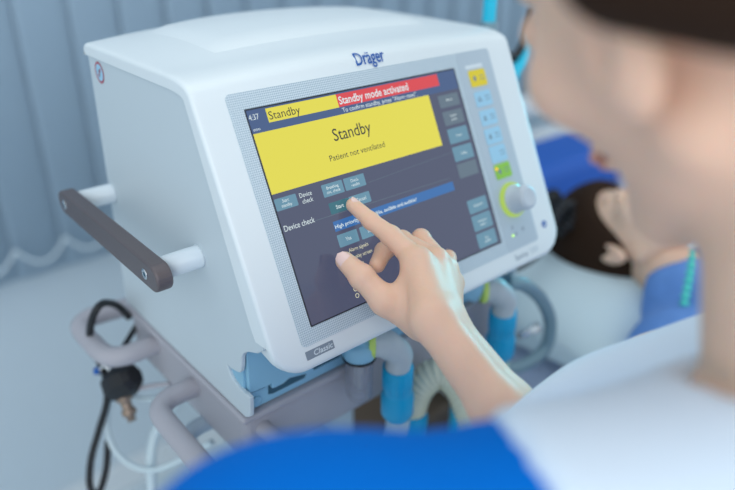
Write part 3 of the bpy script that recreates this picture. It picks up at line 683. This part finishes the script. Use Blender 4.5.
# ================================================================== HUMAN PARTS
def head_sdf(H, F, U_, R_, s=1.0):
    H = np.array(H); F = np.array(F); U_ = np.array(U_); R_ = np.array(R_); B3 = np.stack([R_, F, U_], 1)
    P3 = lambda r, f, u: H+(R_*r+F*f+U_*u)*s
    def f(P):
        d = sd_ell(P, P3(0, -.012, .035), np.array((.074, .094, .088))*s, B3)
        d = smin(d, sd_ell(P, P3(0, .030, -.020), np.array((.062, .058, .075))*s, B3), .02*s)
        d = smin(d, sd_cap(P, P3(0, .066, -.098), P3(0, .060, -.09), .019*s, .02*s), .022*s)            # chin
        for q in (-1, 1):
            d = smin(d, sd_cap(P, P3(q*.050, -.002, -.055), P3(q*.018, .062, -.098), .016*s, .014*s), .022*s)  # jaw
            d = smin(d, sd_ell(P, P3(q*.042, .062, -.022), np.array((.022, .018, .018))*s, B3), .02*s)    # cheek
            d = smin(d, sd_cap(P, P3(q*.012, .084, .022), P3(q*.040, .074, .024), .006*s, .006*s), .010*s)  # brow
            d = smax(d, -sd_ell(P, P3(q*.031, .093, .004), np.array((.015, .011, .009))*s, B3), .008*s)   # eye socket
            d = smin(d, sd_ell(P, P3(q*.031, .080, .004), np.array((.0145, .0125, .0115))*s, B3), .002*s)
            e = sd_ell(P, P3(q*.076, -.006, -.012), np.array((.010, .017, .031))*s, B3)
            e = smax(e, -sd_ell(P, P3(q*.084, -.001, -.008), np.array((.007, .009, .017))*s, B3), .004*s)
            d = smin(d, e, .006*s)
        d = smin(d, sd_cap(P, P3(0, .088, .010), P3(0, .110, -.034), .006*s, .0095*s), .010*s)          # nose
        for q in (-1, 1): d = smin(d, sd_ell(P, P3(q*.011, .100, -.038), np.array((.008, .010, .007))*s, B3), .004*s)
        d = smin(d, sd_ell(P, P3(0, .089, -.060), np.array((.024, .011, .006))*s, B3), .005*s)          # upper lip
        d = smin(d, sd_ell(P, P3(0, .087, -.071), np.array((.020, .010, .0065))*s, B3), .004*s)         # lower lip
        d = smax(d, -sd_cap(P, P3(-.022, .099, -.0655), P3(.022, .099, -.0655), .0018*s, .0018*s), .003*s)
        return d
    return f, P3, B3
def axes(yaw, pit, roll):
    F = V((-math.sin(yaw)*math.cos(pit), math.cos(yaw)*math.cos(pit), -math.sin(pit))); R_ = F.cross(V((0, 0, 1))).normalized(); U_ = R_.cross(F)
    c, s_ = math.cos(roll), math.sin(roll); return F, c*R_+s_*U_, c*U_-s_*R_
FING = dict(
    idx=[onp(353, 205, .0065), onp(371, 221, .020), onp(391, 236, .033), onp(418, 262, .053)],
    mid=[onp(377, 265, .017), onp(384, 251, .010), onp(402, 240, .017), onp(436, 260, .047)],
    rng=[onp(414, 262, .024), onp(413, 250, .012), onp(421, 238, .019), onp(446, 268, .044)],
    pky=[onp(432, 276, .024), onp(436, 264, .014), onp(448, 258, .022), onp(453, 282, .042)],
    thb=[onp(345, 261, .014), onp(362, 277, .028), onp(385, 301, .040), onp(422, 322, .056)])
WR = at(438, 320, .540); EL = V((0.066, -0.282, 1.075)); F1 = at(505, 409, .505)
def hand_sdf(P):
    g = {k: [np.array(p) for p in v] for k, v in FING.items()}; W = np.array(WR)
    lat = g['pky'][3]-g['idx'][3]; lat /= np.linalg.norm(lat)
    f1 = np.array(F1); ax = W-f1; ax /= np.linalg.norm(ax); lw = lat-ax*(lat@ax); lw /= np.linalg.norm(lw)
    w1, w2 = W-lw*.0105, W+lw*.0115
    R0 = dict(idx=(.0064, .0076, .0090, .0120), mid=(.0072, .0082, .0088, .0108), rng=(.0062, .0072, .0084, .0102), pky=(.0056, .0064, .0074, .0092))
    d = sd_cap(P, w1, g['idx'][3]+(w1-g['idx'][3])*.12, .0155, .0135)
    d = smin(d, sd_cap(P, g['idx'][3]-lat*.004, g['thb'][3]*.5+g['idx'][3]*.5-lat*.004, .0110, .0120), .010)
    d = smin(d, sd_cap(P, (w1+w2)/2, g['mid'][3]+(w1-g['mid'][3])*.1, .0150, .0115), .010)
    d = smin(d, sd_cap(P, (w1+w2)/2+lw*.004, g['rng'][3]+(w2-g['rng'][3])*.1, .0145, .0108), .010)
    d = smin(d, sd_cap(P, w2, g['pky'][3]+(w2-g['pky'][3])*.1, .0145, .0105), .010)
    # forearm: radius and ulna side
    el = np.array(EL); e1 = el-lw*.016; e2 = el+lw*.016; f1a, f1b = f1-lw*.0125, f1+lw*.0125
    d = smin(d, sd_cap(P, w1, f1a, .0165, .0195), .012); d = smin(d, sd_cap(P, w2, f1b, .0155, .0190), .012)
    d = smin(d, sd_cap(P, f1a, e1, .0195, .030), .012); d = smin(d, sd_cap(P, f1b, e2, .0190, .028), .012)
    # thumb base
    t = g['thb']; d = smin(d, sd_cap(P, t[3], t[2], .0150, .0120), .014)
    d = smin(d, sd_cap(P, (t[3]+W)/2, (t[2]+g['idx'][3])/2*.35+t[3]*.65, .013, .010), .014)
    web = (t[2]*.42+g['idx'][3]*.42+t[3]*.16); d = smin(d, sd_cap(P, web, t[3], .0068, .011), .012)
    for k in ('idx', 'mid', 'rng', 'pky'):
        p = g[k]; r = R0[k]
        pr = smin(sd_cap(P, p[3], p[2], r[3]*.94, r[2]*.93), sd_ell(P, p[3], (r[3]*1.07,)*3), .004)
        pr = smin(pr, sd_ell(P, p[2], (r[2]*1.02,)*3), .003)
        d = smin(d, pr, .0045)
    for k in ('idx', 'mid', 'rng', 'pky'):
        p = g[k]; r = R0[k]
        c = sd_cap(P, p[2], p[1], r[2]*.97, r[1]*.96); c = smin(c, sd_ell(P, p[1], (r[1]*1.02,)*3), .002); c = smin(c, sd_cap(P, p[1], p[0], r[1]*.98, r[0]), .002)
        d = smin(d, c, .0018)
    c = sd_cap(P, t[2], t[1], .0118, .0102); c = smin(c, sd_cap(P, t[1], t[0], .0106, .0082), .003); c = smin(c, sd_ell(P, t[1], (.0108,)*3), .003)
    return smin(d, c, .006)
def nail(tip, prev, side_toward, ln, wd, r, par, back=.001):
    ax = (V(tip)-V(prev)).normalized(); up = V(side_toward)-ax*ax.dot(V(side_toward)); up.normalize(); sd = ax.cross(up)
    b = MB(); vs = []; n1, n2 = 10, 8
    for i in range(n1+1):
        for j in range(n2+1):
            u = i/n1*2-1; v = j/n2*2-1; v2 = v*math.sqrt(max(0.0, 1-(abs(u)**3.2)))
            a = v2*wd/r; vs.append(V(tip)+ax*(u*ln-back)+up*(r*math.cos(a)+.0003-0.0007*u*u*(1 if u > 0 else .6))+sd*(r*math.sin(a)))
    b.add(vs, [(i*(n2+1)+j, i*(n2+1)+j+1, (i+1)*(n2+1)+j+1, (i+1)*(n2+1)+j) for i in range(n1) for j in range(n2)])
    return b.build('fingernail', M['nail'], par)

# ---- operator
op = thing('person', 'standing person in blue top and pale jacket touching the screen with one index finger', 'person', (0.05, -0.40, FL))
hF, hR, hU = axes(math.radians(-18), math.radians(25), math.radians(14)); HH = V((0.036, -0.263, 1.470))
hsdf, HP, HB = head_sdf(HH, hF, hU, hR, 1.07)
NB = (0.045, -0.345, 1.275); LS = (-0.180, -0.240, 1.230); RS = (0.215, -0.350, 1.235); PE = (0.05, -0.47, 0.84)
def torso_sdf(P, g=0.0):
    NBa = np.array(NB)
    B = np.stack([np.array((.965, -.262, 0)), np.array((.262, .965, 0)), np.array((0, 0, 1.))], 1)
    d = sd_ell(P, NBa+(-.005, -.030, -.13), (.150+g, .098+g, .155+g), B)
    d = smin(d, sd_ell(P, (0.045, -.42, .99), (.128+g, .090+g, .16+g), B), .06)
    d = smin(d, sd_ell(P, PE, (.160+g, .108+g, .13+g), B), .06)
    for s_ in (LS, RS): d = smin(d, sd_cap(P, NBa+(0, -.01, -.045), s_, .045+g, .047+g), .035)
    return d
LE = (-.265, -.33, 1.00); LW = (-.155, -.30, .83)
def legs_sdf(P, g=0.0):
    d = None
    for q in (-1, 1):
        c = smin(sd_cap(P, (.05+q*.085, -.47, .80), (.055+q*.09, -.455, .39), .082+g, .056+g), sd_cap(P, (.055+q*.09, -.455, .39), (.055+q*.09, -.48, FL+.08), .052+g, .036+g), .03)
        c = smin(c, sd_cap(P, (.055+q*.09, -.50, FL+.035), (.055+q*.10, -.35, FL+.030), .033+g, .028+g), .03); d = c if d is None else smin(d, c, .02)
    return d
def body_sdf(P):
    d = torso_sdf(P)
    d = smin(d, sd_cap(P, NB, tuple(HP(0, -.024, -.055)), .051, .047), .03)
    d = smin(d, sd_cap(P, LS, LE, .045, .036), .03); d = smin(d, sd_cap(P, LE, LW, .036, .024), .015)
    d = smin(d, sd_cap(P, RS, tuple(EL), .045, .036), .03)
    d = smin(d, sd_cap(P, tuple(EL), tuple(F1+(EL-F1)*.35), .034, .026), .015)
    d = smin(d, legs_sdf(P), .03)
    # left hand, relaxed
    lw = np.array(LW)
    d = smin(d, sd_cap(P, lw, lw+(.012, .018, -.075), .022, .024), .015)
    for k in range(4):
        a = lw+(-.012+k*.016, .012+k*.004, -.085); d = smin(d, sd_cap(P, a, a+(.004, .010, -.038), .0085, .008), .006); d = smin(d, sd_cap(P, a+(.004, .010, -.038), a+(.010, .028, -.062), .008, .0068), .003)
    d = smin(d, sd_cap(P, lw+(.022, .014, -.03), lw+(.045, .038, -.075), .012, .008), .008)
    return d
b = MB()
def headneck(P): return smin(hsdf(P), sd_cap(P, NB, tuple(HP(0, -.024, -.055)), .052, .050), .022)
vs, fs = nets(headneck, tuple(HH-V((.14, .18, .19))), tuple(HH+V((.14, .16, .16))), .0032); b.add(vs, fs)
vs, fs = nets(body_sdf, (-.31, -.63, FL-.01), (.36, -.16, 1.46), .0075); b.add(vs, fs)
vs, fs = nets(hand_sdf, (-.01, -.30, 1.05), (.185, .05, 1.275), .0014); b.add(vs, fs)
body = b.build('body', M['skin'], op)
for k, r_, wd in (('idx', .0062, .0048),):
    p = FING[k]; nail(p[0]+(p[0]-p[1]).normalized()*.0005, p[1], UPV*.6+NP*.6+XV*0.1, .0062, wd, r_, body, .002)
p = FING['thb']; nail(p[0], p[1], (CAM-p[0]).normalized()*.55-XV*.45+UPV*.5, .0085, .0066, .0083, body, .002)
# face details
for q in (-1, 1):
    b = MB(); e_ = V(HP(q*.031, .0825, .004)); lathe(b, e_, hF, [(0, .0112), (.004, .0104), (.0075, .0075), (.0098, .003)], 20); ey = b.build('eye', M['eye'], body)
    b = MB(); lathe(b, e_+hF*.0075, hF, [(0, .0056), (.0018, .0045), (.0026, .002)], 16); b.build('iris', M['iris'], body)
    b = MB(); tube(b, catmull([HP(q*.014, .091, .023), HP(q*.030, .089, .029), HP(q*.048, .074, .024)], 5), [.003]*5+[.0028]*5+[.001], 8, flat=(tuple(hF), .5)); b.build('eyebrow', M['hair'], body)
b = MB(); tube(b, catmull([HP(-.022, .0935, -.066), HP(-.008, .0985, -.062), HP(.008, .0985, -.062), HP(.022, .0935, -.066)], 5), [.002]+[.0038]*14+[.002], 8); tube(b, catmull([HP(-.019, .093, -.069), HP(0, .097, -.073), HP(.019, .093, -.069)], 5), [.002]+[.0042]*9+[.002], 8)
b.build('lips', M['lip'], body)
def hair_sdf(P):
    d = sd_ell(P, HP(0, -.026, .050), (.086, .100, .094), HB)
    d = smax(d, -sd_ell(P, HP(0, .075, -.045), (.10, .085, .105), HB), .012)
    d = smax(d, -(((P-np.array(HP(0, .0, -.05)))@HB[:, 2])*1+((P-np.array(HP(0, 0, -.05)))@HB[:, 1])*-.35), .015)
    for q in (-1, 1): d = smin(d, sd_cap(P, HP(q*.078, -.030, .012), HP(q*.066, -.055, -.008), .029, .028), .015)
    d = smin(d, sd_ell(P, HP(0, -.125, .045), (.045, .042, .042), HB), .012)
    return d
vs, fs = nets(hair_sdf, tuple(HH-V((.16, .22, .10))), tuple(HH+V((.16, .16, .20))), .004)
b = MB(); b.add(vs, fs); b.build('hair', M['hair'], body)
# clothes
def split(P): return (P[..., 0]+.080)*.80+(P[..., 1]+.30)*-.25+(P[..., 2]-1.25)*.55
def cloth(P, g):
    d = torso_sdf(P, g); d = smin(d, sd_cap(P, LS, LE, .056+g, .048+g), .03)
    return d
def neckcut(P): return -sd_ell(P, (NB[0]+.004, NB[1]+.018, NB[2]+.045), (.068, .068, .060))
def scrub_sdf(P):
    d = cloth(P, .013); d = d+.0025*np.sin(P[..., 2]*70+P[..., 0]*40)
    d = smax(d, neckcut(P), .008); return smax(d, .82-P[..., 2], .004)
def jacket_sdf(P):
    d = torso_sdf(P, .022)
    c1 = np.array(F1)+(np.array(EL)-np.array(F1))*.02
    sl = smin(sd_cap(P, RS, tuple(EL), .068, .056), sd_cap(P, tuple(EL), tuple(c1), .060, .038), .03); sl = smin(sl, sd_cap(P, tuple(c1+(np.array(RS)-c1)*.12-(0, 0, .014)), tuple(np.array(RS)+(-.04, .02, -.028)), .036, .078), .03)
    sl = smax(sl, -((P-c1)@(np.array(EL)-c1)/np.linalg.norm(np.array(EL)-c1)), .006)
    d = smax(d, -split(P), .012); d = smin(d, sl, .03)+.002*np.sin(P[..., 2]*60+P[..., 1]*50)
    d = smax(d, neckcut(P), .008); return smax(d, .98-P[..., 2], .004)
vs, fs = nets(scrub_sdf, (-.36, -.64, .80), (.34, -.17, 1.36), .007); b = MB(); b.add(vs, fs); b.build('scrub_top', M['scrub'], body, label='royal blue short sleeved top')
vs, fs = nets(jacket_sdf, (-.22, -.62, .96), (.38, -.10, 1.36), .006); b = MB(); b.add(vs, fs); b.build('jacket', M['jacket'], body, label='pale blue white jacket over the right shoulder and arm')
def trouser_sdf(P):
    d = smin(legs_sdf(P, .014), sd_ell(P, PE, (.172, .118, .12)), .03); return smax(smax(d, FL+.09-P[..., 2], .004), P[..., 2]-.90, .004)
vs, fs = nets(trouser_sdf, (-.20, -.64, FL), (.30, -.28, .95), .010); b = MB(); b.add(vs, fs); b.build('trousers', M['scrub'], body)
for q in (-1, 1):
    def shoe(P): return smax(smin(sd_cap(P, (.055+q*.09, -.50, FL+.045), (.055+q*.10, -.345, FL+.036), .046, .038), sd_cap(P, (.055+q*.09, -.48, FL+.05), (.055+q*.09, -.48, FL+.09), .045, .046), .03), FL+.001-P[..., 2], .003)
    vs, fs = nets(shoe, (-.12+q*.09, -.57, FL-.01), (.23+q*.09, -.28, FL+.16), .008); b = MB(); b.add(vs, fs); b.build('shoe', M['bedwhite'], body)

# ---- patient
pt = thing('person', 'dark haired person lying on the bed in a blue gown, head on the pillow', 'person', (head_p.x, -0.3, .86))
pF = V((0.10, 0.12, 1)).normalized(); pU = V((0.02, 1, -.10)); pU = (pU-pF*pU.dot(pF)).normalized(); pR = pF.cross(pU).normalized()
psdf, PPt, PB = head_sdf(head_p, pF, pU, pR, .93)
hx = head_p.x; hz = .93
def pbody(P):
    P = P-np.array((-.022, .035, .008))
    d = smin(sd_cap(P, tuple(PPt(0, -.020, -.05)+V((.022, -.035, -.008))), (hx, -.075, hz+.03), .048, .054), sd_ell(P, (hx, -.25, hz), (.165, .19, .085)), .05)
    d = smin(d, sd_ell(P, (hx, -.50, hz-.01), (.15, .20, .08)), .05)
    for q in (-1, 1):
        d = smin(d, sd_cap(P, (hx+q*.13, -.13, hz), (hx+q*.17, -.13, hz), .05, .048), .04)
        d = smin(d, sd_cap(P, (hx+q*.18, -.14, hz), (hx+q*.215, -.40, hz-.02), .046, .038), .03); d = smin(d, sd_cap(P, (hx+q*.215, -.40, hz-.02), (hx+q*.17, -.62, hz-.01), .037, .024), .02)
        for k in range(4): d = smin(d, sd_cap(P, (hx+q*.16-.02+k*.015, -.69, hz-.012), (hx+q*.15-.02+k*.015, -.745, hz-.022), .009, .007), .006)
        d = smin(d, sd_cap(P, (hx+q*.17, -.62, hz-.01), (hx+q*.16, -.70, hz-.012), .024, .022), .02)
        d = smin(d, sd_cap(P, (hx+q*.09, -.55, hz-.01), (hx+q*.10, -.96, hz-.01), .075, .052), .04); d = smin(d, sd_cap(P, (hx+q*.10, -.96, hz-.01), (hx+q*.10, -1.24, hz-.03), .05, .035), .02)
    return d
b = MB(); vs, fs = nets(psdf, tuple(head_p-V((.14, .17, .14))), tuple(head_p+V((.14, .17, .16))), .004); b.add(vs, fs)
vs, fs = nets(pbody, (hx-.34, -1.30, .83), (hx+.30, .14, 1.14), .010); b.add(vs, fs)
pb = b.build('body', M['skin3'], pt)
def phair(P):
    d = sd_ell(P, PPt(0, -.022, .050), (.090, .112, .098), PB)
    return smax(smax(d, -sd_ell(P, PPt(0, .095, -.055), (.11, .080, .105), PB), .012), -(((P-np.array(PPt(0, 0, -.05)))@PB[:, 2])-.35*((P-np.array(PPt(0, 0, -.05)))@PB[:, 1])), .015)
vs, fs = nets(phair, tuple(head_p-V((.16, .14, .18))), tuple(head_p+V((.16, .20, .16))), .005); b = MB(); b.add(vs, fs); b.build('hair', M['hair'], pb)
for q in (-1, 1):
    b = MB(); lathe(b, V(PPt(q*.031, .083, .004)), pF, [(0, .0112), (.004, .0104), (.0075, .0075), (.0090, .003)], 16); b.build('eyelid', M['skin3'], pb)
b = MB(); tube(b, catmull([PPt(-.021, .0935, -.066), PPt(0, .0985, -.063), PPt(.021, .0935, -.066)], 5), [.002]+[.0042]*9+[.002], 8); b.build('lips', M['lip'], pb)
def gown(P):
    P = P-np.array((-.022, .035, .008))
    d = sd_ell(P, (hx, -.235, hz), (.185, .210, .110)); d = smin(d, sd_ell(P, (hx, -.55, hz-.01), (.175, .30, .095)), .05)
    for q in (-1, 1): d = smin(d, sd_cap(P, (hx+q*.14, -.13, hz), (hx+q*.205, -.34, hz-.015), .064, .056), .03)
    for q in (-1, 1): d = smin(d, sd_cap(P, (hx+q*.085, -.50, hz-.005), (hx+q*.095, -1.0, hz-.008), .098, .080), .04)
    d = smin(d, sd_ell(P, (hx, -.075, hz+.045), (.085, .060, .055)), .02)
    d = smax(d, -sd_ell(P, (hx+.0, -.012, hz+.095), (.056, .070, .055)), .01)
    return smax(d+.004*np.sin(P[..., 0]*60)*np.cos(P[..., 1]*25), -.95-P[..., 1], .01)
vs, fs = nets(gown, (hx-.34, -1.0, .83), (hx+.30, .08, 1.14), .008); b = MB(); b.add(vs, fs); b.build('gown', M['gown'], pb, label='blue hospital gown with collar')

# black corrugated hose behind the bezel, by the patient's head
def corrobj(name, label, cat, pts, r, amp, pitch, mk):
    f_, r_ = corr(catmull(pts, 10), r, amp, pitch); b = MB(); tube(b, f_, r_, 16); return props(b.build(name, M[mk]), label, cat)
corrobj('black_hose', 'black corrugated hose curling between the ventilator and the patient\'s hair', 'hose', [at(498, 268, .98), at(512, 264, 1.0), at(530, 254, 1.02), at(545, 236, 1.05), at(556, 214, 1.08), at(566, 205, 1.10), at(572, 216, 1.10), at(562, 228, 1.09), at(548, 222, 1.09), at(546, 205, 1.10), at(556, 195, 1.12)], .0105, .0035, .012, 'rubber')
corrobj('mint_hose', 'translucent looking mint green corrugated tube beside the operator\'s neck', 'tube', [at(694, 250, .92), at(690, 275, .92), at(685, 300, .92), at(681, 330, .92), at(676, 380, .93)], .0050, .0020, .0105, 'mint')
# cyan support pole + hose arm behind the ventilator
pole = thing('support_pole', 'cyan tube pole rising behind the top right of the ventilator', 'pole', (0.42, 0.19, FL))
b = MB(); p_ = at(489, 18, .86); tube(b, [(p_.x, p_.y, FL+.02), (p_.x, p_.y, 1.9)], .0085, 16); b.build('pole', M['cyan'], pole)
b = MB(); lathe(b, (p_.x, p_.y, p_.z-.004), (0, 0, -1), [(0, .0095), (.001, .0112), (.06, .0112), (.061, .0095)], 18); b.build('collar', M['railteal'], pole)
b = MB(); lathe(b, (p_.x, p_.y, FL), (0, 0, 1), [(0, .05), (.015, .05), (.02, .03), (.03, .02)], 28); b.build('foot', M['railteal'], pole)
ha = thing('hose_arm', 'black and cyan jointed hose arm at the right edge of the ventilator', 'arm', at(516, 72, .95))
b = MB(); tube(b, catmull([at(504, 52, .93), at(512, 58, .95), at(519, 52, .96), at(526, 38, .98), at(530, 24, .99), at(532, 10, 1.0)], 6), .0065, 14); b.build('arm', M['rubber'], ha)
b = MB(); tube(b, catmull([at(513, 78, .93), at(516, 70, .94), at(522, 64, .95), at(527, 52, .97), at(531, 38, .98)], 6), .0085, 14); b.build('joint', M['cyan'], ha, label='cyan joint')
